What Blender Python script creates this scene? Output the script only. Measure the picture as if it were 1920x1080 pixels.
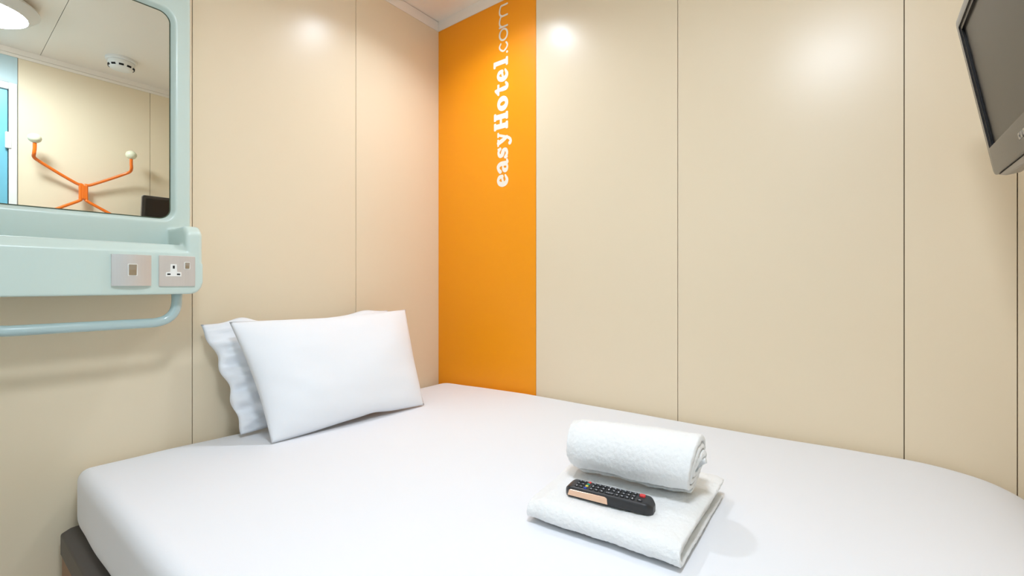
import bpy, bmesh, math, random
from mathutils import Vector, Matrix, noise
random.seed(4)
for o in list(bpy.data.objects): bpy.data.objects.remove(o)
S = bpy.context.scene
C = S.collection
PI = math.pi

# ---------------------------------------------------------------- camera, world, exposure
# room axes: X runs from the mirror wall, Y = 0 is the panelled long wall (the room lies at Y < 0)
CZ = 1.05
cam_d = bpy.data.cameras.new('camera'); cam = bpy.data.objects.new('camera', cam_d); C.objects.link(cam)
cam.location = (1.699, -1.595, CZ)
cam.rotation_euler = (PI/2, 0, math.atan2(0.6102, 0.7924))
cam_d.sensor_width = 36.0; cam_d.lens = 36.0*851/1920; cam_d.shift_y = -10/1920; cam_d.clip_start = 0.01
S.camera = cam
w = bpy.data.worlds.new('world'); S.world = w; w.use_nodes = True
w.node_tree.nodes['Background'].inputs[0].default_value = (1, .95, .88, 1)
w.node_tree.nodes['Background'].inputs[1].default_value = 0.2
S.view_settings.view_transform = 'Standard'; S.view_settings.look = 'None'
S.view_settings.gamma = 1; S.view_settings.use_curve_mapping = False
S.view_settings.exposure = -0.07
BED_LAMP = 340.0      # emission strength of the small downlight over the bed
DRUM_LAMP = 87.0     # emission strength of the drum ceiling light
DOWN_LAMP = 60.0

# ---------------------------------------------------------------- materials
def lin(c): return tuple(((x/255)/12.92 if x/255 <= .04045 else ((x/255+.055)/1.055)**2.4) for x in c)
def mat(name, col, rough=.5, metal=0, bump=None, coat=0, emit=0, var=None, spec=.5, sheen=0, aniso=0, crough=.06):
    m = bpy.data.materials.new(name); m.use_nodes = True
    nt = m.node_tree; b = nt.nodes['Principled BSDF']
    c = lin(col)
    b.inputs['Base Color'].default_value = (*c, 1)
    b.inputs['Roughness'].default_value = rough; b.inputs['Metallic'].default_value = metal
    b.inputs['Specular IOR Level'].default_value = spec
    b.inputs['Coat Weight'].default_value = coat; b.inputs['Coat Roughness'].default_value = crough
    if sheen: b.inputs['Sheen Weight'].default_value = sheen; b.inputs['Sheen Roughness'].default_value = .5
    if aniso: b.inputs['Anisotropic'].default_value = aniso
    if emit: b.inputs['Emission Color'].default_value = (*c, 1); b.inputs['Emission Strength'].default_value = emit
    tc = nt.nodes.new('ShaderNodeTexCoord')
    def tex(scale, detail=4, stretch=None):
        n = nt.nodes.new('ShaderNodeTexNoise'); n.inputs['Scale'].default_value = scale; n.inputs['Detail'].default_value = detail
        if stretch:
            mp = nt.nodes.new('ShaderNodeMapping'); mp.inputs['Scale'].default_value = stretch
            nt.links.new(tc.outputs['Object'], mp.inputs[0]); nt.links.new(mp.outputs[0], n.inputs['Vector'])
        else: nt.links.new(tc.outputs['Object'], n.inputs['Vector'])
        return n
    if var:
        n = tex(var[0], 3, var[2] if len(var) > 2 else None); r = nt.nodes.new('ShaderNodeMapRange')
        r.inputs[3].default_value = 1-var[1]; r.inputs[4].default_value = 1+var[1]
        mx = nt.nodes.new('ShaderNodeVectorMath'); mx.operation = 'SCALE'
        mx.inputs[0].default_value = c
        nt.links.new(n.outputs['Fac'], r.inputs[0]); nt.links.new(r.outputs[0], mx.inputs['Scale'])
        nt.links.new(mx.outputs[0], b.inputs['Base Color'])
    if bump:
        n = tex(bump[0], 5, bump[2] if len(bump) > 2 else None)
        bp = nt.nodes.new('ShaderNodeBump'); bp.inputs['Strength'].default_value = 1; bp.inputs['Distance'].default_value = bump[1]
        nt.links.new(n.outputs['Fac'], bp.inputs['Height']); nt.links.new(bp.outputs[0], b.inputs['Normal'])
    return m
M = dict(
    cream=mat('cream_painted_steel', (242, 224, 194), .3, var=(1.5, .012), bump=(60, .00004)),
    groove=mat('panel_groove', (120, 90, 55), .7, var=(8, .05)),
    orange=mat('orange_vinyl', (255, 160, 16), .42, spec=.35, var=(2, .02)),
    ceil=mat('ceiling_panel', (252, 242, 230), .35, var=(2, .01)),
    trim=mat('trim_white', (252, 242, 230), .4, var=(4, .01)),
    pod=mat('pale_blue_panel', (196, 218, 222), .3, var=(2, .015)),
    white=mat('white_plastic', (242, 240, 236), .35, var=(9, .01)),
    teal=mat('teal_door', (120, 190, 210), .3, var=(3, .03)),
    floor=mat('floor_vinyl', (226, 221, 212), .5, var=(14, .08)),
    sheet=mat('white_cotton_sheet', (243, 243, 246), .85, spec=.2, bump=(900, .00015), var=(3, .006)),
    pillow=mat('white_pillowcase', (246, 247, 250), .85, spec=.2, bump=(700, .0002), var=(4, .008)),
    towel=mat('white_terry', (250, 249, 247), .95, spec=.1, bump=(600, .0011), sheen=.3, var=(60, .02)),
    mint=mat('mint_moulded_plastic', (210, 226, 217), .5, coat=1, crough=.27, var=(3, .012)),
    rail=mat('mint_painted_tube', (186, 208, 208), .18, coat=.5, var=(5, .01)),
    mirror=mat('mirror_silver', (230, 235, 230), 0.0, 1, var=(1, .002)),
    steel=mat('brushed_steel', (226, 220, 217), .52, .93, aniso=.3, var=(3, .04, (1, 60, 1))),
    rocker=mat('rocker_steel', (176, 164, 146), .3, 1, var=(5, .03)),
    insert=mat('white_insert', (248, 246, 240), .35, var=(9, .01)),
    black=mat('black_plastic', (14, 13, 13), .3, var=(9, .1)),
    hole=mat('dark_slot', (10, 8, 6), .8, var=(9, .1)),
    tvbez=mat('tv_gloss_bezel', (44, 40, 38), .16, var=(5, .05), spec=.6),
    tvback=mat('tv_back_housing', (150, 142, 132), .35, var=(5, .03)),
    tvscr=mat('tv_screen', (22, 17, 16), .28, var=(2, .08), spec=.5),
    silver=mat('silver_print', (190, 184, 176), .3, .6, var=(5, .02)),
    rack=mat('orange_enamel', (250, 120, 24), .25, coat=.5, var=(8, .02)),
    knob=mat('cream_knob', (238, 236, 205), .3, coat=.3, var=(9, .01)),
    remote=mat('remote_body', (42, 42, 44), .38, var=(30, .08)),
    button=mat('remote_button', (22, 22, 24), .45, var=(30, .1)),
    glyph=mat('button_print', (205, 205, 212), .5, var=(30, .02)),
    red=mat('button_red', (226, 62, 62), .35, var=(30, .03)),
    green=mat('button_green', (20, 150, 130), .4, var=(30, .03)),
    yellow=mat('button_yellow', (225, 205, 70), .4, var=(30, .03)),
    blue=mat('button_blue', (36, 66, 170), .4, var=(30, .03)),
    rose=mat('remote_side_strip', (238, 200, 172), .22, .75, var=(9, .03)),
    frame=mat('charcoal_bed_rim', (78, 73, 70), .5, var=(12, .05)),
    wood=mat('brown_wood', (150, 112, 84), .5, var=(6, .12, (1, 1, 14)), bump=(40, .0002, (1, 1, 12))),
    letter=mat('white_vinyl_letter', (250, 240, 228), .45, var=(9, .01)),
    glow1=mat('lit_downlight', (227, 238, 251), .5, emit=BED_LAMP, var=(3, .002)),
    glow2=mat('lit_diffuser', (227, 238, 251), .5, emit=DRUM_LAMP, var=(3, .002)),
    glow3=mat('lit_small_downlight', (227, 238, 251), .5, emit=DOWN_LAMP, var=(3, .002)),
)

# ---------------------------------------------------------------- helpers
def put(name, bm, m, parent=None, smooth=False, kind=None, angle=None):
    me = bpy.data.meshes.new(name)
    bmesh.ops.recalc_face_normals(bm, faces=bm.faces)
    bm.to_mesh(me); bm.free()
    for x in (m if isinstance(m, (list, tuple)) else [m]): me.materials.append(x)
    if smooth:
        me.shade_smooth()
        if angle: me.set_sharp_from_angle(angle=math.radians(angle))
    o = bpy.data.objects.new(name, me); C.objects.link(o)
    if parent: o.parent = parent
    if kind: o['kind'] = kind
    return o
def thing(name, label, cat, loc=(0, 0, 0), rot=(0, 0, 0), group=None):
    o = bpy.data.objects.new(name, None); C.objects.link(o)
    o.location = loc; o.rotation_euler = rot; o.empty_display_size = .05
    o['label'] = label; o['category'] = cat
    if group: o['group'] = group
    return o
def tag(o, label, cat, group=None):
    o['label'] = label; o['category'] = cat
    if group: o['group'] = group
    return o
def box(bm, x0, x1, y0, y1, z0, z1, bev=0, seg=2, mi=0):
    r = bmesh.ops.create_cube(bm, size=1)
    vs = r['verts']
    for v in vs:
        v.co = Vector(((x0+x1)/2+v.co.x*(x1-x0), (y0+y1)/2+v.co.y*(y1-y0), (z0+z1)/2+v.co.z*(z1-z0)))
    fs = {f for v in vs for f in v.link_faces}
    for f in fs: f.material_index = mi
    if bev:
        es = list({e for v in vs for e in v.link_edges})
        bmesh.ops.bevel(bm, geom=es, offset=bev, segments=seg, profile=.5, affect='EDGES')
    return bm
def nb(): return bmesh.new()
def bx(*a, **k): return box(nb(), *a, **k)
def prism(bm, pts, fn, d0, d1, bev=0, seg=2):
    """pts 2D outline; fn(p, d) -> 3D"""
    a = [bm.verts.new(fn(p, d0)) for p in pts]; b = [bm.verts.new(fn(p, d1)) for p in pts]
    bm.faces.new(a); bm.faces.new(b[::-1]); n = len(pts)
    for i in range(n): bm.faces.new((a[i], b[i], b[(i+1) % n], a[(i+1) % n]))
    if bev:
        es = [e for v in a+b for e in v.link_edges if (e.verts[0] in a) == (e.verts[1] in a)]
        bmesh.ops.bevel(bm, geom=list(set(es)), offset=bev, segments=seg, profile=.5, affect='EDGES')
    return bm
def rrect(x0, x1, y0, y1, r, n=8):
    out = []
    for cx, cy, a in ((x1-r, y1-r, 0), (x0+r, y1-r, 90), (x0+r, y0+r, 180), (x1-r, y0+r, 270)):
        for i in range(n+1):
            t = math.radians(a+90*i/n); out.append((cx+r*math.cos(t), cy+r*math.sin(t)))
    return out
def tube(bm, pts, r, seg=14, cap=True):
    pts = [Vector(p) for p in pts]; rings = []; n = len(pts)
    up = Vector((0, 0, 1)); t0 = (pts[1]-pts[0]).normalized()
    if abs(t0.dot(up)) > .9: up = Vector((1, 0, 0))
    nrm = (up-t0*up.dot(t0)).normalized()
    for i, p in enumerate(pts):
        t = ((pts[min(i+1, n-1)]-pts[max(i-1, 0)])).normalized()
        nrm = (nrm-t*nrm.dot(t)).normalized(); bi = t.cross(nrm)
        rings.append([bm.verts.new(p+(nrm*math.cos(2*PI*k/seg)+bi*math.sin(2*PI*k/seg))*r) for k in range(seg)])
    for i in range(n-1):
        for k in range(seg): bm.faces.new((rings[i][k], rings[i][(k+1) % seg], rings[i+1][(k+1) % seg], rings[i+1][k]))
    if cap: bm.faces.new(rings[0][::-1]); bm.faces.new(rings[-1])
    return bm
def smooth_path(pts, n=8):
    """Catmull-Rom through points"""
    P = [Vector(p) for p in pts]; P = [P[0]*2-P[1]]+P+[P[-1]*2-P[-2]]; out = []
    for i in range(1, len(P)-2):
        a, b, c, d = P[i-1:i+3]
        for k in range(n):
            t = k/n
            out.append(.5*((2*b)+(c-a)*t+(2*a-5*b+4*c-d)*t*t+(3*b-a-3*c+d)*t**3))
    out.append(P[-2]); return out
def fillet(pts, r, n=8):
    P = [Vector(p) for p in pts]; out = [P[0]]
    for i in range(1, len(P)-1):
        a, b, c = P[i-1], P[i], P[i+1]
        u = (a-b).normalized(); v = (c-b).normalized()
        s = b+u*r; e = b+v*r
        for k in range(n+1):
            t = k/n; out.append((1-t)**2*s+2*t*(1-t)*b+t*t*e)
    out.append(P[-1]); return out
def lathe(bm, prof, seg=40, at=(0, 0, 0), mi=0):
    rings = []
    for r, z in prof:
        if r < 1e-6: rings.append([bm.verts.new((at[0], at[1], at[2]+z))])
        else: rings.append([bm.verts.new((at[0]+r*math.cos(2*PI*k/seg), at[1]+r*math.sin(2*PI*k/seg), at[2]+z)) for k in range(seg)])
    for a, b in zip(rings, rings[1:]):
        for k in range(seg):
            q = [a[k % len(a)], a[(k+1) % len(a)], b[(k+1) % len(b)], b[k % len(b)]]
            u = []
            [u.append(x) for x in q if x not in u]
            if len(u) > 2:
                f = bm.faces.new(u); f.material_index = mi
    return bm
def sm(t): t = max(0, min(1, t)); return t*t*(3-2*t)

# ---------------------------------------------------------------- the room
XC, YF, ZC = 2.15, -2.18, 2.37
def panel_wall(name, seams, fn, z1=2.32):
    """fn(s, d, z) -> xyz ; s runs along the wall, d = depth behind the face"""
    bm = nb(); g = .0011
    for a, b in zip(seams, seams[1:]):
        p = [(a+g, 0.0), (b-g, 0.0), (b-g, z1), (a+g, z1)]
        prism(bm, p, lambda q, d: fn(q[0], d, q[1]), 0.0, .012)
    n = len(bm.faces)
    prism(bm, [(seams[0], 0), (seams[-1], 0), (seams[-1], ZC+.03), (seams[0], ZC+.03)], lambda q, d: fn(q[0], d, q[1]), .012, .05)
    bm.faces.ensure_lookup_table()
    for f in bm.faces[n:]: f.material_index = 1
    return put(name, bm, [M['cream'], M['groove']], kind='structure')
wl = panel_wall('wall_left', [-.03, .474, 1.068, 1.668, 2.23], lambda s, d, z: (-d, -s, z))
wb = panel_wall('wall_back', [.6, 1.195, 1.789, 1.994, XC+.03], lambda s, d, z: (s, d, z))
op = put('orange_panel', prism(nb(), [(0.001, 0), (.5989, 0), (.5989, 2.32), (0.001, 2.32)], lambda q, d: (q[0], d, q[1]), 0, .05), M['orange'], wb)
wr = panel_wall('wall_right', [0, .665, 1.267], lambda s, d, z: (XC+d, -s, z))
bm = nb()
box(bm, XC, XC+.05, -1.302, -1.268, 0, 2.32); box(bm, XC, XC+.05, YF, -1.302, 2.172, 2.32)
box(bm, XC, XC+.05, YF, -2.12, 0, 2.172)
put('wall_right_partition', bm, M['pod'], kind='structure')
bm = nb()
box(bm, XC-.012, XC+.03, -1.302, -1.27, 0, 2.168, .003); box(bm, XC-.012, XC+.03, -2.15, -2.118, 0, 2.168, .003)
box(bm, XC-.012, XC+.03, -2.118, -1.302, 2.13, 2.168, .003)
d1 = put('door_1', bx(XC+.002, XC+.035, -2.115, -1.305, .005, 2.127, bev=.002), M['teal'], kind='structure')
put('door_frame', bm, M['white'], d1)
bm = nb()
for z in (.35, 1.845):
    box(bm, XC-.02, XC+.001, -1.316, -1.292, z-.045, z+.045, .004)
put('hinge', bm, M['white'], d1)
bm = nb(); tube(bm, fillet([(XC+.002, -2.03, 1.0), (XC-.05, -2.03, 1.0), (XC-.05, -1.92, 1.0)], .015), .009)
put('door_handle', bm, M['steel'], d1, smooth=True)
wf = panel_wall('wall_front', [-.05, .6, 1.2, 1.8, XC+.05], lambda s, d, z: (s, YF-d, z))
wf.data.materials[0] = M['white']
put('floor', bx(-.05, XC+.05, YF-.05, .05, -.04, 0), M['floor'], kind='structure')
bm = nb()
for a, b in ((YF-.05, -1.179), (-1.177, .05)): box(bm, -.05, XC+.05, a, b, ZC, ZC+.02)
box(bm, -.05, XC+.05, YF-.05, .05, ZC+.02, ZC+.04)
put('ceiling', bm, M['ceil'], kind='structure')
def trimbox(n, x0, x1, y0, y1, z0, z1): put('trim_%d' % n, bx(x0, x1, y0, y1, z0, z1), M['trim'], kind='structure')
trimbox(1, -.04, .002, YF, .03, 2.3205, 2.3675)
trimbox(2, .0035, XC, -.003, .03, 2.3205, ZC)
trimbox(3, XC-.002, XC+.04, YF, -.004, 2.3205, 2.338)
trimbox(4, XC-.002, XC+.04, YF, -.004, 2.3395, ZC)
trimbox(5, .003, XC-.003, YF-.04, YF+.002, 2.3205, ZC)
for i, (a) in enumerate([(.0, .008, YF, -1.40, 0, .07), (XC-.008, XC, -1.265, -.01, 0, .07), (.01, XC-.01, YF, YF+.008, 0, .07)]):
    put('baseboard_' + ('left', 'right', 'front')[i], bx(*a, bev=.002), M['trim'], kind='structure')

# ---------------------------------------------------------------- ceiling lights
t = thing('ceiling_light', 'large round drum ceiling light with glowing flat diffuser, seen in mirror', 'ceiling light', (1.57, -1.44, ZC))
bm = nb(); lathe(bm, [(0, 0), (.165, 0), (.17, -.006), (.198, -.028), (.2, -.036), (.194, -.04), (.17, -.066), (.158, -.072), (.158, -.06), (0, -.06)], 64)
put('housing', bm, M['white'], t, smooth=True, angle=35)
bm = nb(); lathe(bm, [(0, -.062), (.156, -.062), (.156, -.07), (.14, -.082), (.08, -.088), (0, -.09)], 32)
put('diffuser', bm, M['glow2'], t, smooth=True)
t = thing('downlight', 'small bright round downlight in ceiling over the pillows', 'ceiling light', (.48, -.40, ZC))
bm = nb(); lathe(bm, [(0, 0), (.072, 0), (.074, -.004), (.074, -.052), (.070, -.055), (.062, -.055), (.058, -.052), (.056, -.006), (0, -.006)], 40)
put('rim', bm, M['white'], t, smooth=True, angle=35)
bm = nb(); lathe(bm, [(0, -.0075), (.054, -.0075), (.054, -.0095), (0, -.0095)], 24)
put('lamp_lens', bm, M['glow1'], t, smooth=True)
t = thing('downlight', 'small dim ceiling downlight glinting at top edge of mirror', 'ceiling light', (1.09, -1.10, ZC))
bm = nb(); lathe(bm, [(0, 0), (.045, 0), (.046, -.004), (.042, -.012), (.036, -.013), (.033, -.006), (0, -.006)], 32)
put('rim', bm, M['white'], t, smooth=True, angle=35)
bm = nb(); lathe(bm, [(0, -.008), (.032, -.008), (.03, -.013), (0, -.016)], 20)
put('lamp_lens', bm, M['glow3'], t, smooth=True)

# ---------------------------------------------------------------- bed
bed = thing('bed_frame', 'charcoal rimmed wooden bed frame under white mattress', 'bed', (0, 0, 0))
FX, FY, FZ = 2.035, -1.375, .392
outer = [(.012, -.012), (FX, -.012), (FX, FY+.03), (FX-.03, FY), (.034, FY), (.012, FY+.022)]
bm = nb()
def ring(bm, out, wdt, z0, z1, bev):
    n = len(out); xs = [p[0] for p in out]; ys = [p[1] for p in out]
    ix0, ix1, iy0, iy1 = min(xs)+wdt, max(xs)-wdt, min(ys)+wdt, max(ys)-wdt
    inn = [(ix0, iy1), (ix1, iy1), (ix1, iy0+.006), (ix1-.006, iy0), (ix0+.006, iy0), (ix0, iy0+.006)]
    vs = [[bm.verts.new((*p, z)) for p in o] for o in (out, inn) for z in (z0, z1)]
    ob, ot, ib, it = vs
    for i in range(n):
        j = (i+1) % n
        for a, b in ((ob, ot), (ot, it), (it, ib), (ib, ob)): bm.faces.new((a[i], a[j], b[j], b[i]))
    if bev:
        es = [bm.edges.get((ot[i], ot[(i+1) % n])) for i in range(n)]+[bm.edges.get((ot[i], ob[i])) for i in range(n)]
        bmesh.ops.bevel(bm, geom=[e for e in es if e], offset=bev, segments=3, profile=.5, affect='EDGES')
ring(bm, outer, .075, FZ-.052, FZ, .006)
put('top_rim', bm, M['frame'], bed, smooth=True, angle=30)
put('side_panel', bx(.03, FX-.02, FY+.004, FY+.03, .14, FZ-.0525, bev=.002), M['wood'], bed)
put('side_panel', bx(.03, FX-.02, -.045, -.02, .14, FZ-.0525, bev=.002), M['wood'], bed)
put('end_panel', bx(FX-.03, FX-.004, FY+.032, -.047, .14, FZ-.0525, bev=.002), M['wood'], bed)
put('end_panel', bx(.016, .029, FY+.006, -.022, .02, FZ-.0525, bev=.002), M['wood'], bed)
put('slat_base', bx(.095, FX-.085, FY+.085, -.095, FZ-.05, FZ-.028), M['wood'], bed)
for x, y in ((.07, FY+.06), (FX-.08, FY+.06), (.07, -.08), (FX-.08, -.08)):
    put('leg', bx(x-.03, x+.03, y-.025, y+.025, 0, .1395, bev=.004), M['wood'], bed)

# mattress made up in white bedding
def bed_top(x, y):
    v = -y
    z = .5745
    z -= .017*math.exp(-x/.30)
    z -= .008*math.exp(-(x/.25)**2)*sm((v-.2)/.5)*(1-sm((v-.9)/.3))
    z += .0085*sm((x-.2)/.4)*math.exp(-v/.3)+.007*sm((x-1.35)/.3)*math.exp(-v/.35)
    z -= .05*max(0, (x-1.78)/.27)**2.2
    return z
def bedding(name, x0, x1, y0, y1, zb, rx, ry, rzt, rzb, off, m):
    bm = nb(); N1, N2, N3 = 110, 80, 18
    hx, hy = (x1-x0)/2, (y1-y0)/2; cx, cy = (x0+x1)/2, (y0+y1)/2
    def axis(n): return [-1+2*i/n for i in range(n+1)]
    verts = {}
    def V(i, j, k):
        key = (i, j, k)
        if key in verts: return verts[key]
        # bias samples towards the edges
        def bias(t): return math.copysign(1-(1-abs(t))**1.35, t)
        a, b, c = bias(-1+2*i/N1), bias(-1+2*j/N2), -1+2*k/N3
        px, py, pz = a*hx, b*hy, c
        ztop = .5745; hz = (ztop-zb)/2; cz = (ztop+zb)/2; pz = c*hz
        rz = rzt if c > 0 else rzb
        ix = max(-(hx-rx), min(hx-rx, px)); iy = max(-(hy-ry), min(hy-ry, py)); iz = max(-(hz-rzb), min(hz-rzt, pz))
        d = Vector(((px-ix)/rx, (py-iy)/ry, (pz-iz)/rz)); L = d.length
        on = sum((i in (0, N1), j in (0, N2), k in (0, N3)))
        if L > 1e-6:
            mx = max(abs(d.x), abs(d.y), abs(d.z)); d = d*(1/L)*mx
            px, py, pz = ix+d.x*rx, iy+d.y*ry, iz+d.z*rz
        X, Y, Z = cx+px, cy+py, cz+pz
        f = sm((Z-zb)/(ztop-zb))
        Z += (bed_top(X, Y)-.5745)*f
        # soft unevenness of the cloth
        nz = noise.noise(Vector((X*3.1, Y*3.1, Z*2)))*.0025+noise.noise(Vector((X*9, Y*9, Z*6+4)))*.0008
        Z += nz*f
        side = 1-f
        e = noise.noise(Vector((X*5, Y*5, 3)))*.006*side
        if j == 0 or py < -hy+ry: Y += e
        Z += off; v = bm.verts.new((X, Y, Z)); verts[key] = v; return v
    def quad(a, b, c, d):
        bm.faces.new((V(*a), V(*b), V(*c), V(*d)))
    for i in range(N1):
        for j in range(N2):
            quad((i, j, N3), (i+1, j, N3), (i+1, j+1, N3), (i, j+1, N3)); quad((i, j, 0), (i, j+1, 0), (i+1, j+1, 0), (i+1, j, 0))
        for k in range(N3):
            quad((i, 0, k), (i+1, 0, k), (i+1, 0, k+1), (i, 0, k+1)); quad((i, N2, k), (i, N2, k+1), (i+1, N2, k+1), (i+1, N2, k))
    for j in range(N2):
        for k in range(N3):
            quad((0, j, k), (0, j, k+1), (0, j+1, k+1), (0, j+1, k)); quad((N1, j, k), (N1, j+1, k), (N1, j+1, k+1), (N1, j, k+1))
    return put(name, bm, m, smooth=True)
mt = bedding('mattress', .014, 2.03, -1.352, -.006, .3925, .11, .034, .036, .05, 0, M['sheet'])
tag(mt, 'thick mattress made up in plain white bedding, filling the corner of the room', 'mattress')

# ---------------------------------------------------------------- pillows
def pillow(name, corners, T, label, seed, ripple=0, bow=.02, curl=None):
    """corners BL, BR, TR, TL as (x, v, z); front face looks towards +X"""
    BL, BR, TR, TL = [Vector((c[0], -c[1], c[2])) for c in corners]
    n, m = 80, 56; bm = nb()
    nrm = ((BR-BL).cross(TL-BL)).normalized()
    if nrm.x < 0: nrm = -nrm
    ctr = (BL+BR+TR+TL)/4
    def P(i, j, side):
        s, t = i/n, j/m
        a, b = 2*s-1, 2*t-1
        p = (BL*(1-s)+BR*s)*(1-t)+(TL*(1-s)+TR*s)*t
        # edges bow in between the ears
        p += (ctr-p).normalized()*bow*((1-b*b)*abs(a)**6+(1-a*a)*abs(b)**6)
        th = T*((1-abs(a)**2.6)**.55)*((1-abs(b)**2.4)**.6)
        q = Vector((s*3+seed, t*3, side*5))
        th *= 1+.16*noise.noise(q)
        wr = noise.noise(Vector((s*9+seed, t*9, side*3)))*.0025
        if ripple:
            e = sm(1-s/.32)
            th = th*(1-.25*e)+.004*e
            wr += e*ripple*(math.sin(t*27+3*noise.noise(Vector((s*6, t*4, seed))))*.6+noise.noise(Vector((s*10, t*22, seed)))*1.3-2.2*abs(noise.noise(Vector((s*4+t*3, t*12, seed+3)))))*(1 if side > 0 else .3)
        edge = (1-abs(a)**12)*(1-abs(b)**12)
        p = p+nrm*((th*(.72 if side > 0 else -.28))+wr*edge)
        if ripple: p += (BL-BR).normalized()*ripple*.5*sm(1-s/.08)*math.sin(t*21+seed)*(1-abs(b)**4)
        if curl: p += curl(s, t)
        return p
    g = {}
    for side in (1, -1):
        for i in range(n+1):
            for j in range(m+1):
                if side < 0 and (i in (0, n) or j in (0, m)): g[i, j, -1] = g[i, j, 1]
                else: g[i, j, side] = bm.verts.new(P(i, j, side))
    for side in (1, -1):
        for i in range(n):
            for j in range(m):
                f = [g[i, j, side], g[i+1, j, side], g[i+1, j+1, side], g[i, j+1, side]]
                bm.faces.new(f if side > 0 else f[::-1])
    o = put(name, bm, M['pillow'], smooth=True); tag(o, label, 'pillow', 'pillows against the mirror wall'); return o
pillow('pillow', [(.150, .985, .570), (.160, .36, .574), (.045, .345, .928), (.038, 1.058, .916)], .095,
       'rear white pillow leaning on wall, mostly hidden, with crumpled open end showing', 2.0, ripple=.013, bow=.012,
       curl=lambda s, t: Vector((0, 0, .018*math.exp(-((s-.16)/.06)**2)*t**8+.012*math.exp(-((s-.84)/.08)**2)*t**8)))
pillow('pillow', [(.305, .960, .572), (.352, .405, .575), (.140, .323, .934), (.132, 1.010, .927)], .10,
       'smooth white front pillow standing in front of the other', 7.0, bow=.012,
       curl=lambda s, t: Vector((0, 0, (.006*math.exp(-((s-.62)/.08)**2)-.004*math.exp(-((s-.2)/.2)**2))*(1-t)**6)))

# ---------------------------------------------------------------- towels
def ribbon(bm, path, th, x0, x1, nx, fn, seed, wob=.0015, endw=.004):
    """closed ribbon cross-section (2D path with thickness) swept along one axis"""
    P = [Vector(p) for p in path]; n = len(P); L = []; Rr = []
    for i, p in enumerate(P):
        t = (P[min(i+1, n-1)]-P[max(i-1, 0)]).normalized(); q = Vector((-t.y, t.x))
        k = th/2*(.55 if i in (0, n-1) else 1)
        L.append(p+q*k); Rr.append(p-q*k)
    loop = L+Rr[::-1]; rows = []
    for a in range(nx+1):
        s = a/nx; row = []
        for i, c in enumerate(loop):
            arc = (i if i < n else 2*n-1-i)/n
            x = x0+(x1-x0)*s
            ew = noise.noise(Vector((arc*6, seed, 0 if s < .5 else 5)))*endw
            x += ew*(sm((s-.8)/.2)-sm((.2-s)/.2))
            w1 = noise.noise(Vector((x*14, c.x*14+seed, c.y*14)))*wob*1.6+noise.noise(Vector((x*45, c.x*45, c.y*45+seed)))*wob*.7
            cc = c*(1+0)+Vector((w1*.6, w1))
            row.append(bm.verts.new(fn(x, cc, s)))
        rows.append(row)
    m = len(loop)
    for a in range(nx):
        for i in range(m):
            j = (i+1) % m; bm.faces.new((rows[a][i], rows[a][j], rows[a+1][j], rows[a+1][i]))
    for row, rev in ((rows[0], False), (rows[-1], True)):
        for i in range(n-1):
            q = [row[i], row[i+1], row[m-2-i], row[m-1-i]]
            bm.faces.new(q if rev else q[::-1])
BZ = .5785
# folded bath towel : two nested folds, folded edge towards the camera
def upath(R, y1, yf, zc, n=16, lift=0):
    out = []
    for i in range(26): out.append((y1+(yf+R-y1)*i/26, zc-R))
    for i in range(n+1):
        t = -PI/2-PI*i/n; out.append((yf+R+R*math.cos(t)*1.0, zc+R*math.sin(t)))
    for i in range(1, 27): out.append((yf+R+(y1+.006-yf-R)*i/26, zc+R+lift*(i/26)**2))
    return out
TH = .0098
bm = nb()
def ft(x, c, s):
    # slight skew: far right corner pulled in, left end slumped
    y = c.x; z = c.y
    k = 1-.22*sm((.12-s)/.12)
    k *= 1-.1*sm((s-.93)/.07)
    x2 = x-.05*(y+.84)/.34*(1-s)*.9-.008*(y+.84)/.34*s*1.0
    y2 = y+.034*(s-.5)*(-1)*(-1) if False else y
    y2 = y-.020*(s-.5)*-1.0
    return (x2, y2, BZ+.0012+(z)*k)
ribbon(bm, upath(.0170, -.532, -.852, .0225, lift=.000), TH, 1.170, 1.466, 64, ft, 1.0)
ribbon(bm, upath(.0060, -.545, -.838, .0225), TH, 1.178, 1.458, 64, ft, 5.0)
ft_o = put('folded_towel', bm, M['towel'], smooth=True)
tag(ft_o, 'white terry towel folded flat on the bed beneath the rolled one', 'towel', 'white terry towels on the bed')
# rolled towel
bm = nb(); R0 = .0645
sp = []
turns = 3.6
for i in range(int(turns*36)+1):
    a = i/36*2*PI; r = .010+(R0-.0055-.010)*i/(turns*36)
    sp.append((r*math.cos(a-2.02), -r*math.sin(a-2.02)))
ax0 = Vector((1.186, -.702, 0)); ax1 = Vector((1.438, -.662, 0)); axd = (ax1-ax0).normalized(); axn = Vector((-axd.y, axd.x, 0))
TT = BZ+.0012+.0225+.0170+TH/2+.0006
def fr(x, c, s):
    rr = c.length
    k = 1-.16*sm((.10-s)/.10)*(rr/R0)-.05*math.sin(s*PI*2)*.4
    yy = c.x*1.04*k; zz = c.y*.99*k
    ang = math.atan2(c.y, c.x)
    core = (1-rr/R0)
    xx = x+(.016*core*sm((s-.7)/.3)+ -.010*core*sm((.3-s)/.3))
    xx += (.010*math.sin(ang*1.0+.6)*sm((s-.8)/.2))
    p = ax0+axd*xx+axn*yy
    z = TT+R0+.0015+zz
    if z < TT+.001: z = TT+.001+(z-TT-.001)*.15
    return (p.x, p.y, z)
ribbon(bm, sp, .0118, 0, (ax1-ax0).length, 60, fr, 9.0, wob=.0024, endw=.010)
rt = put('rolled_towel', bm, M['towel'], smooth=True)
tag(rt, 'white terry towel rolled into a cylinder on top of the folded one', 'towel', 'white terry towels on the bed')

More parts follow.
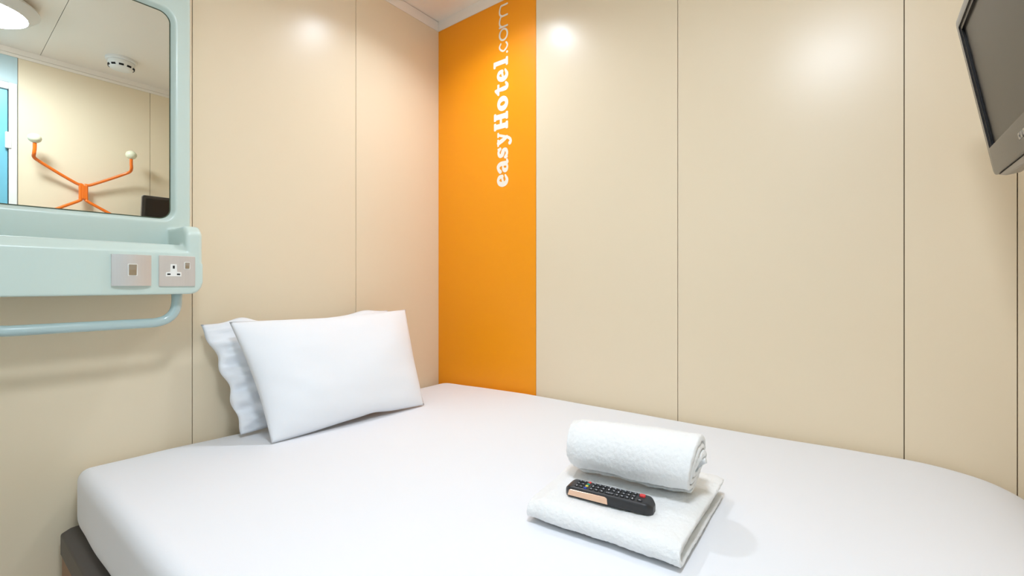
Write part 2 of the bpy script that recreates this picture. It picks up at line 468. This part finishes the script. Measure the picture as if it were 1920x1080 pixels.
tex_ = bpy.data.textures.new('terry', 'CLOUDS'); tex_.noise_scale = .006; tex_.noise_depth = 2
for o_ in (ft_o, rt):
    q = o_.modifiers.new('sub', 'SUBSURF'); q.levels = 2; q.render_levels = 2
    q = o_.modifiers.new('pile', 'DISPLACE'); q.texture = tex_; q.strength = .0028; q.mid_level = .62; q.texture_coords = 'LOCAL'

# ---------------------------------------------------------------- remote control
dx, dy = .167, .022
rc = thing('remote_control', 'black remote control with red power button lying against rolled towel', 'remote control',
           (1.311, -.783, TT+.001), (0, 0, math.atan2(dy, dx)))
RL, RW, RH = .172, .044, .021
bm = nb()
NL = 40
def rprof(s):   # half width, height at s in 0..1 along the length
    e = min(s, 1-s)*RL
    hw = RW/2*(1-max(0, 1-e/.016)**2.4*.55)
    hh = RH*(1-max(0, 1-e/.014)**2.2*.42)
    return hw, hh
rows = []
for i in range(NL+1):
    s = (1-math.cos(PI*i/NL))/2; hw, hh = rprof(s); x = -RL/2+s*RL
    sec = [(-.80, 0), (-.93, .12), (-1, .42), (-.99, .70), (-.93, .90), (-.84, .985), (-.6, 1), (0, 1.01), (.6, 1), (.84, .985), (.93, .90), (.99, .70), (1, .42), (.93, .12), (.80, 0)]
    rows.append([bm.verts.new((x, a*hw, b*hh)) for a, b in sec])
for a, b in zip(rows, rows[1:]):
    for k in range(len(a)): bm.faces.new((a[k], a[(k+1) % len(a)], b[(k+1) % len(a)], b[k]))
bm.faces.new(rows[0][::-1]); bm.faces.new(rows[-1])
put('casing', bm, M['remote'], rc, smooth=True, angle=40)
# pale metallic strip on the near long side, left half
bm = nb()
prism(bm, [(-.077, .0045), (-.074, .0150), (-.071, .0165), (-.001, .0172), (.003, .0150), (.004, .0040)],
      lambda p, d: (p[0], -d, p[1]), RW/2-.0022, RW/2+.0006, .0003)
o = put('side_strip', bm, M['rose'], rc); o['label'] = 'shiny pale copper strip along the side'
# moulded line at the right end
def rbutton(x, y, w_, h_, m, name='button', ht=.0016, glyph=True):
    o = put(name, prism(nb(), rrect(x-w_/2, x+w_/2, y-h_/2, y+h_/2, min(w_, h_)*.32, 4), lambda p, d: (p[0], p[1], d), RH-.0006, RH+ht, .0004, 1), m, rc)
    if glyph:
        gw = w_*.42; gh = h_*.26
        g = nb(); z0, z1 = RH+ht-.0001, RH+ht+.00015
        k = random.choice((0, 1, 2))
        if k == 0: box(g, x-gw/2, x+gw/2, y-gh/2, y+gh/2, z0, z1)
        elif k == 1: box(g, x-gw/2, x+gw/2, y-gh, y-gh*.3, z0, z1); box(g, x-gw/5, x+gw/5, y-gh, y+gh, z0, z1)
        else: box(g, x-gh/2, x+gh/2, y-gh*1.2, y+gh*1.2, z0, z1)
        put('print', g, M['glyph'], o)
    return o
rbutton(.0625, .0085, .0105, .0088, M['red'], 'power_button', .0030, False)['label'] = 'red power button'
rbutton(.0620, -.0115, .0095, .0058, M['button'])
for cI in range(4):          # digits and volume rows
    x = .0485-cI*.0098
    for y in (.0115, .0, -.0115): rbutton(x, y, .0074, .0076, M['button'])
o = rbutton(.0045, -.0118, .0165, .0078, M['button'], glyph=False)
# the printed word on the wide button
g = nb()
for k in range(5):
    xx = -.0012+k*.0028
    box(g, xx, xx+.0005, -.0136, -.0104, RH+.0015, RH+.00178); box(g, xx, xx+.0019, -.0109, -.0104, RH+.0015, RH+.00178)
    if k % 2: box(g, xx+.0014, xx+.0019, -.0136, -.0104, RH+.0015, RH+.00178)
put('print', g, M['glyph'], o)
for x, y, w_ in ((.0095, .0115, .0074), (.0095, .0015, .0074), (-.0005, .0115, .0074), (-.0005, .0015, .0074)): rbutton(x, y, w_, .0076, M['button'])
for x in (-.0110, -.0215, -.0320):
    for y in (.0115, .0, -.0115): rbutton(x, y, .0080, .0078, M['button'])
for y, m in ((.0135, M['red']), (.0047, M['green']), (-.0042, M['yellow']), (-.0130, M['blue'])): rbutton(-.0435, y, .0056, .0066, m, glyph=False)
for x in (-.0530, -.0620):
    for y in (.0115, .0, -.0115): rbutton(x, y, .0072, .0062, M['button'])

# ---------------------------------------------------------------- mirror and shelf unit on the left wall
un = thing('vanity_unit', 'mint green moulded wall unit with mirror, shelf, sockets and towel rail', 'mirror', (0, -1.345, 1.02))
def U(bm):   # world -> local of the unit
    for v in bm.verts: v.co -= Vector((0, -1.345, 1.02))
    return bm
MY0, MY1, MZ0, MZ1 = -1.554, -1.136, 1.242, 1.866      # mirror opening
SY0, SY1 = -1.600, -1.088                               # surround
bm = nb()
box(bm, .0005, .030, SY0, SY1, 1.03, 1.98)                # backing
fr = .052
CH = .009
OY0, OY1, OZ0, OZ1 = MY0-CH, MY1+CH, MZ0-CH, MZ1+CH
box(bm, .002, fr, SY0, SY1, 1.03, OZ0); box(bm, .002, fr, SY0, SY1, OZ1, 1.98)
box(bm, .002, fr, SY0, OY0, 1.03, 1.98); box(bm, .002, fr, OY1, SY1, 1.03, 1.98)
lo = [[bm.verts.new((x_, *p)) for p in rrect(a, b, c, d, r_, 10)] for x_, a, b, c, d, r_ in
      ((.026, OY0-.004, OY1+.004, OZ0-.004, OZ1+.004, .043), (fr, OY0-.004, OY1+.004, OZ0-.004, OZ1+.004, .043), (fr, OY0, OY1, OZ0, OZ1, .039), (.0345, MY0, MY1, MZ0, MZ1, .030), (.026, MY0, MY1, MZ0, MZ1, .030))]
for k_ in range(5):
    a, b = lo[k_], lo[(k_+1) % 5]
    for i in range(len(a)): bm.faces.new((a[i], a[(i+1) % len(a)], b[(i+1) % len(a)], b[i]))
# rounded corners of the opening
for cy, cz, a in ((OY1, OZ1, 0), (OY0, OZ1, 90), (OY0, OZ0, 180), (OY1, OZ0, 270)):
    r = .039; s1 = -1 if cy == OY1 else 1; s2 = -1 if cz == OZ1 else 1
    c = (cy+s1*r, cz+s2*r); pts = [(cy-s1*.004, cz-s2*.004)]
    arc = [(c[0]-s1*r*math.cos(t), c[1]-s2*r*math.sin(t)) for t in [PI/2*i/10 for i in range(11)]]
    pts = [(cy-s1*.004, cz-s2*.004), (cy-s1*.004, c[1])]+arc+[(c[0], cz-s2*.004)]
    prism(bm, pts, lambda p, d: (d, p[0], p[1]), .004, fr)
# tray: floor, front fascia, end walls
box(bm, .004, .180, -1.560, -1.130, 1.0195, 1.036)
prism(bm, rrect(-1.586, -1.104, 1.018, 1.133, .030), lambda p, d: (d, p[0], p[1]), .160, .202, .008, 4)
prism(bm, [(.150, 1.10), (.2015, 1.10), (.2015, 1.131), (.197, 1.138), (.180, 1.154), (.172, 1.157), (.150, 1.157)], lambda p, d: (p[0], d, p[1]), -1.560, -1.130)
for ya, yb in ((-1.145, -1.104), (-1.586, -1.545)):
    prism(bm, [(.004, 1.05), (.2015, 1.05), (.2015, 1.186), (.197, 1.195), (.180, 1.209), (.170, 1.212), (.004, 1.212)], lambda p, d: (p[0], d, p[1]), ya, yb, .009, 4)
# rounded lower outside corners: shave by replacing square ends with the fascia outline
U(bm)
me = bpy.data.meshes.new('tmp'); bm.to_mesh(me); bm.free()
tmp = bpy.data.objects.new('tmp', me); C.objects.link(tmp)
rm = tmp.modifiers.new('r', 'REMESH'); rm.mode = 'VOXEL'; rm.voxel_size = .0028; rm.use_smooth_shade = True
s_ = tmp.modifiers.new('s', 'SMOOTH'); s_.factor = .5; s_.iterations = 10
dg = bpy.context.evaluated_depsgraph_get()
me2 = bpy.data.meshes.new_from_object(tmp.evaluated_get(dg))
bpy.data.objects.remove(tmp)
me2.name = 'body'; me2.materials.clear(); me2.materials.append(M['mint']); me2.shade_smooth()
body = bpy.data.objects.new('body', me2); C.objects.link(body); body.parent = un
bm = nb(); prism(bm, rrect(MY0+.002, MY1-.002, MZ0+.002, MZ1-.002, .028, 10), lambda p, d: (d, p[0], p[1]), .0320, .0350)
put('mirror_glass', U(bm), M['mirror'], un)
bm = nb()
o_ = rrect(MY0-.001, MY1+.001, MZ0-.001, MZ1+.001, .031, 10); i_ = rrect(MY0+.0025, MY1-.0025, MZ0+.0025, MZ1-.0025, .0275, 10)
vo = [bm.verts.new((.0356, *p)) for p in o_]; vi = [bm.verts.new((.0353, *p)) for p in i_]
for k in range(len(vo)): bm.faces.new((vo[k], vo[(k+1) % len(vo)], vi[(k+1) % len(vo)], vi[k]))
put('mirror_gasket', U(bm), mat('gasket', (72, 84, 62), .6, var=(9, .05)), un)
# towel rail
XR = .150
pts = fillet([(XR, -1.152, 1.03), (XR, -1.152, .939), (XR, -1.535, .939), (XR, -1.535, 1.03)], .062, 12)
put('towel_rail', U(tube(nb(), pts, .0128, 18)), M['rail'], un, smooth=True)
# switch and socket plates
XP = .2005
def plate(name, yc, zc, sz, curved):
    bm = nb(); n = 12; th = .0075; rows = []
    if curved:
        pr = [(-.5+i/n) for i in range(n+1)]
        pts = [(sz*p, th+.0058*(1-(2*p)**2)) for p in pr]
        outl = [(-sz/2, 0)]+pts+[(sz/2, 0)]
        prism(bm, outl, lambda p, d: (XP+p[1], yc+p[0], zc+d), -sz/2, sz/2)
        return put(name, U(bm), M['steel'], un, smooth=True, angle=40)
    prism(bm, rrect(yc-sz/2, yc+sz/2, zc-sz/2, zc+sz/2, .002, 3), lambda p, d: (XP+d, p[0], p[1]), 0, .006, .0006, 1)
    return put(name, U(bm), M['steel'], un)
sw = plate('switch_plate', -1.2655, 1.082, .0805, True); sw['label'] = 'curved brushed steel light switch plate'
so = plate('socket_plate', -1.1665, 1.082, .0835, False); so['label'] = 'flat brushed steel power socket plate'
def rocker(par, yc, zc, w_, h_, x0, surround):
    if surround:
        put('rocker_surround', U(prism(nb(), rrect(yc-w_/2-.0022, yc+w_/2+.0022, zc-h_/2-.0022, zc+h_/2+.0022, .002, 4), lambda p, d: (d, p[0], p[1]), x0-.004, x0+.0008)), M['insert'], par)
    bm = nb(); prism(bm, [(-h_/2, 0), (-h_/2, .0022), (0, .0030), (h_/2, .0052), (h_/2, 0)], lambda p, d: (x0+p[1], d, zc+p[0]), yc-w_/2, yc+w_/2, .0004, 1)
    put('rocker', U(bm), M['rocker'], par)
rocker(sw, -1.2655, 1.083, .0155, .0270, XP+.0136, True)
rocker(so, -1.1440, 1.0975, .0100, .0165, XP+.0055, True)
bm = nb(); yc, zc = -1.1755, 1.078
outl = [(-.0175, -.0110), (.0175, -.0110), (.0175, .0005), (.0072, .0015), (.0072, .0225), (-.0072, .0225), (-.0072, .0015), (-.0175, .0005)]
prism(bm, outl, lambda p, d: (XP+d, yc+p[0], zc+p[1]), .001, .0068, .0006, 1)
ins = put('socket_insert', U(bm), M['insert'], so)
bm = nb()
for a, b, w_, h_ in ((0, .0145, .0046, .0082), (-.0110, -.0050, .0075, .0040), (.0110, -.0050, .0075, .0040)):
    box(bm, XP+.0060, XP+.0070, yc+a-w_/2, yc+a+w_/2, zc+b-h_/2, zc+b+h_/2)
put('pin_holes', U(bm), M['hole'], so)

# ---------------------------------------------------------------- television
TLt = Vector((1.852, 0, 1.586)); TBt = Vector((1.908, 0, 1.262))
tilt = math.atan2(TBt.x-TLt.x, TLt.z-TBt.z); H = (TLt-TBt).length; Wd = .480; yN, yFar = -.774, -.294
tv = thing('television', 'flat screen television tilted down from bracket above foot of bed', 'television',
           ((TBt.x), (yN+yFar)/2, TBt.z), (0, -tilt, 0))
# local: -X is the viewing side, Y along width, Z up the screen
hw = Wd/2
bm = nb()
def tvring(bm, out, inn, x0, x1):
    a = [bm.verts.new((x0, *p)) for p in out]; b = [bm.verts.new((x0, *p)) for p in inn]; c = [bm.verts.new((x1, *p)) for p in inn]; d = [bm.verts.new((x1, *p)) for p in out]
    n = len(out)
    for k in range(n):
        j = (k+1) % n
        for p, q in ((a, b), (b, c), (c, d), (d, a)): bm.faces.new((p[k], p[j], q[j], q[k]))
sl, sr, sb, st = -hw+.016, hw-.016, .054, H-.018
tvring(bm, rrect(-hw, hw, 0, H, .012, 6), [(p[0], p[1]) for p in rrect(sl, sr, sb, st, .0008, 6)], 0, .014)
es = [e for e in bm.edges if abs(e.verts[0].co.x) < 1e-6 and abs(e.verts[1].co.x) < 1e-6 and all(abs(abs(v.co.y)-hw) < .013 or v.co.z < .013 or v.co.z > H-.013 for v in e.verts)]
es = [e for e in es if not any(sl-.001 <= v.co.y <= sr+.001 and sb-.001 <= v.co.z <= st+.001 for v in e.verts)]
bmesh.ops.bevel(bm, geom=es, offset=.003, segments=3, profile=.5, affect='EDGES')
put('bezel', bm, M['tvbez'], tv, smooth=True, angle=30)
bm = nb(); tvring(bm, rrect(sl-.001, sr+.001, sb-.001, st+.001, .001, 2), rrect(sl+.009, sr-.009, sb+.002, st-.009, .001, 2), .0022, .010)
put('screen_surround', bm, M['black'], tv)
put('screen', bx(.006, .009, sl+.004, sr-.004, sb+.0005, st-.004), M['tvscr'], tv)
bm = nb()
prism(bm, rrect(-hw-.0005, hw+.0005, -.0005, H+.0005, .013, 6), lambda p, d: (d, *p), .0142, .030, .003)
prism(bm, rrect(-hw+.03, hw-.03, .02, H-.03, .03, 6), lambda p, d: (d, *p), .0302, .060, .012)
put('rear_housing', bm, M['tvback'], tv, smooth=True, angle=30)
bm = nb(); prism(bm, [(-hw+.004, .0), (-hw+.05, -.010), (0, -.016), (hw-.05, -.010), (hw-.004, .0)], lambda p, d: (d, *p), .004, .028, .003)
put('lower_lip', bm, M['tvback'], tv, smooth=True, angle=30)
# raised maker's marks on the lower bezel (only partly in view)
bm = nb()
for k in range(6):
    y = .036-k*.014
    box(bm, -.0006, .0005, y-.009, y, .022, .0255); box(bm, -.0006, .0005, y-.0035, y, .022, .033)
    if k % 2 == 0: box(bm, -.0006, .0005, y-.009, y, .0295, .033)
    else: box(bm, -.0006, .0005, y-.009, y-.0065, .022, .033)
put('logo', bm, M['silver'], tv)
bm = nb()
box(bm, .0605, .075, -.06, .06, .10, .22, .003); tube(bm, [(.07, 0, .16), (.17, 0, .19)], .02, 16)
put('bracket_arm', bm, M['black'], tv, smooth=True, angle=30)
wp_m = Matrix.Rotation(tilt, 4, 'Y')
bm = bx(XC-.020, XC-.0005, (yN+yFar)/2-.05, (yN+yFar)/2+.05, 1.36, 1.56, bev=.003)
mw = Matrix.Translation(tv.location) @ Matrix.Rotation(-tilt, 4, 'Y')
bmesh.ops.transform(bm, matrix=mw.inverted(), verts=bm.verts)
put('wall_plate', bm, M['black'], tv)

# ---------------------------------------------------------------- coat rack on the right wall (seen in the mirror)
rk = thing('coat_rack', 'orange wire coat rack with round cream knobs on beige wall', 'coat rack', (XC, -1.0, 1.60))
xw = -.040
def arm(s, up, off):
    if up:
        pts = [(xw, s*off, -.048), (xw, s*off, .036), (xw-.001, s*.03, .046), (xw-.012, s*.11, .092), (xw-.030, s*.188, .140), (xw-.045, s*.212, .158), (xw-.066, s*.214, .176), (xw-.070, s*.212, .205), (xw-.070, s*.212, .245)]
    else:
        pts = [(xw, s*off, .05), (xw, s*off, -.040), (xw-.004, s*.020, -.056), (xw-.014, s*.085, -.098), (xw-.030, s*.165, -.150), (xw-.045, s*.205, -.178), (xw-.064, s*.212, -.172), (xw-.070, s*.212, -.165)]
    put('arm', tube(nb(), smooth_path(pts, 6), .0086, 12), M['rack'], rk, smooth=True)
    e = pts[-1]
    bm = nb(); bmesh.ops.create_uvsphere(bm, u_segments=24, v_segments=14, radius=1)
    for v in bm.verts: v.co = Vector((e[0]+v.co.x*.029, e[1]+v.co.y*.029, e[2]+.014+v.co.z*.027))
    put('knob', bm, M['knob'], rk, smooth=True)
for s in (1, -1): arm(s, True, .0045); arm(s, False, .0135)
bm = nb(); box(bm, xw-.005, xw+.006, -.013, .013, -.046, .046, .004); tube(bm, [(xw, 0, 0), (-.0005, 0, 0)], .012, 16)
put('hub', bm, M['rack'], rk, smooth=True, angle=35)

# ---------------------------------------------------------------- smoke detector
sd = thing('smoke_detector', 'round white smoke detector with dark vents on ceiling, seen in mirror', 'smoke detector', (1.845, -.877, ZC))
bm = nb(); lathe(bm, [(0, 0), (.073, 0), (.073, -.012), (.068, -.016), (0, -.016)], 48); put('base', bm, M['white'], sd, smooth=True, angle=35)
bm = nb(); lathe(bm, [(0, -.0165), (.061, -.0165), (.062, -.024), (.061, -.044), (.052, -.056), (.03, -.060), (0, -.061)], 48); put('cover', bm, M['white'], sd, smooth=True, angle=50)
bm = nb()
for k in range(10):
    a = 2*PI*k/10+.2; r = .0595
    c = Vector((r*math.cos(a), r*math.sin(a), -.046)); t_ = Vector((-math.sin(a), math.cos(a), 0)); n_ = Vector((math.cos(a), math.sin(a), 0))
    vs = [c+t_*sx*.011+Vector((0, 0, sz*.0045))+n_*(d-(.0022 if sz < 0 else 0)) for d in (-.004, .0028) for sx, sz in ((-1, -1), (1, -1), (1, 1), (-1, 1))]
    b = [bm.verts.new(v) for v in vs]
    for q in ((0, 1, 2, 3), (7, 6, 5, 4), (0, 4, 5, 1), (1, 5, 6, 2), (2, 6, 7, 3), (3, 7, 4, 0)): bm.faces.new([b[i] for i in q])
put('vents', bm, M['hole'], sd)

# ---------------------------------------------------------------- lettering on the orange panel (reads bottom to top)
# glyph space: x along the word, y = letter height, in metres
LB = nb(); DEPTH = []
def poly_fill(outer_, holes=()):
    """fill a 2D outline with holes as flat mesh, thickness .0006, rotated onto the wall"""
    cu = bpy.data.curves.new('g', 'CURVE'); cu.dimensions = '2D'; cu.fill_mode = 'BOTH'; cu.extrude = 0
    for L in [outer_]+list(holes):
        sp_ = cu.splines.new('POLY'); sp_.points.add(len(L)-1)
        for p_, q in zip(sp_.points, L): p_.co = (q[0], q[1], 0, 1)
        sp_.use_cyclic_u = True
    ob = bpy.data.objects.new('g', cu); C.objects.link(ob)
    dg_ = bpy.context.evaluated_depsgraph_get(); me_ = bpy.data.meshes.new_from_object(ob.evaluated_get(dg_))
    bpy.data.objects.remove(ob)
    DEPTH.append(1); n0 = len(LB.verts); LB.from_mesh(me_); LB.verts.ensure_lookup_table()
    for v in LB.verts[n0:]:
        x, y, z = v.co; v.co = Vector((LU-y, -.0003-len(DEPTH)*1.5e-5, LZ+x))
LU, LZ = .4490, 1.482
def ell(cx, cy, rx, ry, rot=0, n=28, a0=0, a1=360):
    r = math.radians(rot); out = []
    for i in range(n+(0 if a1-a0 >= 360 else 1)):
        t = math.radians(a0+(a1-a0)*i/n); x, y = rx*math.cos(t), ry*math.sin(t)
        out.append((cx+x*math.cos(r)-y*math.sin(r), cy+x*math.sin(r)+y*math.cos(r)))
    return out
def stroke(pts, ws, cap=True):
    P = smooth_path([(p[0], p[1], 0) for p in pts], 8); n = len(P); L, R_ = [], []
    for i, p in enumerate(P):
        t = (P[min(i+1, n-1)]-P[max(i-1, 0)]).normalized(); q = Vector((-t.y, t.x, 0))
        f = i/(n-1)*(len(ws)-1); k = min(int(f), len(ws)-2); wv = ws[k]+(ws[k+1]-ws[k])*(f-k)
        L.append((p+q*wv/2)[:2]); R_.append((p-q*wv/2)[:2])
    DEPTH.append(1); dd = -.0003-len(DEPTH)*1.5e-5
    A = [LB.verts.new((LU-p.y, dd, LZ+p.x)) for p in map(Vector, L)]; B = [LB.verts.new((LU-p.y, dd, LZ+p.x)) for p in map(Vector, R_)]
    for i in range(n-1): LB.faces.new((A[i], A[i+1], B[i+1], B[i]))
    if cap:
        for c_, wv in ((P[0], ws[0]), (P[-1], ws[-1])): poly_fill(ell(c_.x, c_.y, wv/2, wv/2, n=14))
def bar(x0, x1, y0, y1, r=.003): poly_fill(rrect(x0, x1, y0, y1, min(r, abs(x1-x0)*.45, abs(y1-y0)*.45), 3))
def g_e(x, w_, h=.062):
    stroke([(x+w_*.20, h*.42), (x+w_*.50, h*.50), (x+w_*.80, h*.58)], [.010, .011, .012])
    stroke([(x+w_*.80, h*.56), (x+w_*.76, h*.80), (x+w_*.52, h*.93), (x+w_*.28, h*.78), (x+w_*.19, h*.50), (x+w_*.28, h*.22), (x+w_*.54, h*.11), (x+w_*.88, h*.26)],
           [.018, .018, .013, .020, .023, .021, .016, .009])
def g_o(x, w_, h=.062, tilt_=15):
    poly_fill(ell(x+w_/2, h/2, w_/2, h/2*1.03), [ell(x+w_/2, h/2, w_*.13, h*.24, tilt_, 18)])
def g_a(x, w_, h=.062):
    poly_fill(ell(x+w_*.36, h*.27, w_*.36, h*.29), [ell(x+w_*.42, h*.28, w_*.09, h*.13, -15, 14)])
    stroke([(x+w_*.10, h*.72), (x+w_*.28, h*.88), (x+w_*.52, h*.90), (x+w_*.66, h*.66), (x+w_*.66, h*.2)], [.018, .015, .018, .021, .021])
    stroke([(x+w_*.66, h*.2), (x+w_*.76, h*.07), (x+w_*.95, h*.12)], [.019, .014, .008])
def g_s(x, w_, h=.062):
    stroke([(x+w_*.84, h*.74), (x+w_*.58, h*.89), (x+w_*.30, h*.78), (x+w_*.34, h*.56), (x+w_*.66, h*.42), (x+w_*.70, h*.20), (x+w_*.42, h*.10), (x+w_*.14, h*.24)],
           [.014, .013, .016, .021, .021, .016, .013, .015])
    bar(x+w_*.74, x+w_*.90, h*.62, h*.98); bar(x+w_*.06, x+w_*.22, h*.03, h*.38)
def g_y(x, w_, h=.062):
    stroke([(x+w_*.26, h*.88), (x+w_*.40, h*.5), (x+w_*.58, h*.12)], [.020, .020, .016])
    stroke([(x+w_*.82, h*.88), (x+w_*.66, h*.4), (x+w_*.48, -h*.08), (x+w_*.26, -h*.24), (x+w_*.12, -h*.16)], [.011, .012, .013, .013, .018])
    bar(x, x+w_*.52, h*.84, h*1.0); bar(x+w_*.64, x+w_, h*.84, h*1.0)
def g_H(x, w_, h=.082):
    for a in (.06, .60): bar(x+w_*a, x+w_*(a+.30), .004, h-.004)
    for a in (0, .54): bar(x+w_*a, x+w_*(a+.44), 0, .014, .005); bar(x+w_*a, x+w_*(a+.44), h-.014, h, .005)
    bar(x+w_*.2, x+w_*.8, h*.42, h*.58)
def g_t(x, w_, h=.062):
    stroke([(x+w_*.46, h*1.16), (x+w_*.46, h*.5), (x+w_*.50, h*.18), (x+w_*.70, h*.09), (x+w_*.92, h*.20)], [.012, .021, .021, .016, .010])
    bar(x+w_*.04, x+w_*.92, h*.80, h*1.0); stroke([(x+w_*.08, h*.88), (x+w_*.30, h*1.0), (x+w_*.42, h*1.14)], [.01, .016, .012])
def g_l(x, w_, h=.084):
    bar(x+w_*.24, x+w_*.78, .004, h); bar(x, x+w_, 0, .013, .005); bar(x, x+w_*.6, h-.013, h, .005)
k_ = .000817
X0 = 0
def at(c): return (1022-c)*k_
g_e(at(1022), .058); g_a(at(945), .062); g_s(at(870), .058); g_y(at(797), .064); g_H(at(706), .080); g_o(at(604), .068)
g_t(at(514), .056); g_e(at(442), .058); g_l(at(358), .039)
# thin ".com"
TWd = .0082; hx_ = .052
poly_fill(ell(at(286), .0052, .0058, .0058, n=16))
stroke([(at(232), hx_*.80), (at(246), hx_*.93), (at(262), hx_*.84), (at(275), hx_*.5), (at(262), hx_*.16), (at(246), hx_*.07), (at(232), hx_*.20)], [TWd]*3)
poly_fill(ell(at(184), hx_/2, .0290, hx_/2*1.02, n=36), [ell(at(184), hx_/2, .0290-TWd, hx_/2-TWd, n=36)])
bar(at(146), at(146)+TWd, 0, hx_)
for a, b in ((146, 87), (87, 28)):
    x0, x1 = at(a), at(b)
    stroke([(x0+TWd/2, hx_*.62), (x0+.014, hx_*.88), ((x0+x1)/2+.008, hx_*.93), (x1+TWd*.4, hx_*.78), (x1+TWd/2, hx_*.55), (x1+TWd/2, .004)], [TWd]*3)
tag(put('wall_lettering', LB, M['letter']), 'white letters running up the orange wall panel', 'sign')
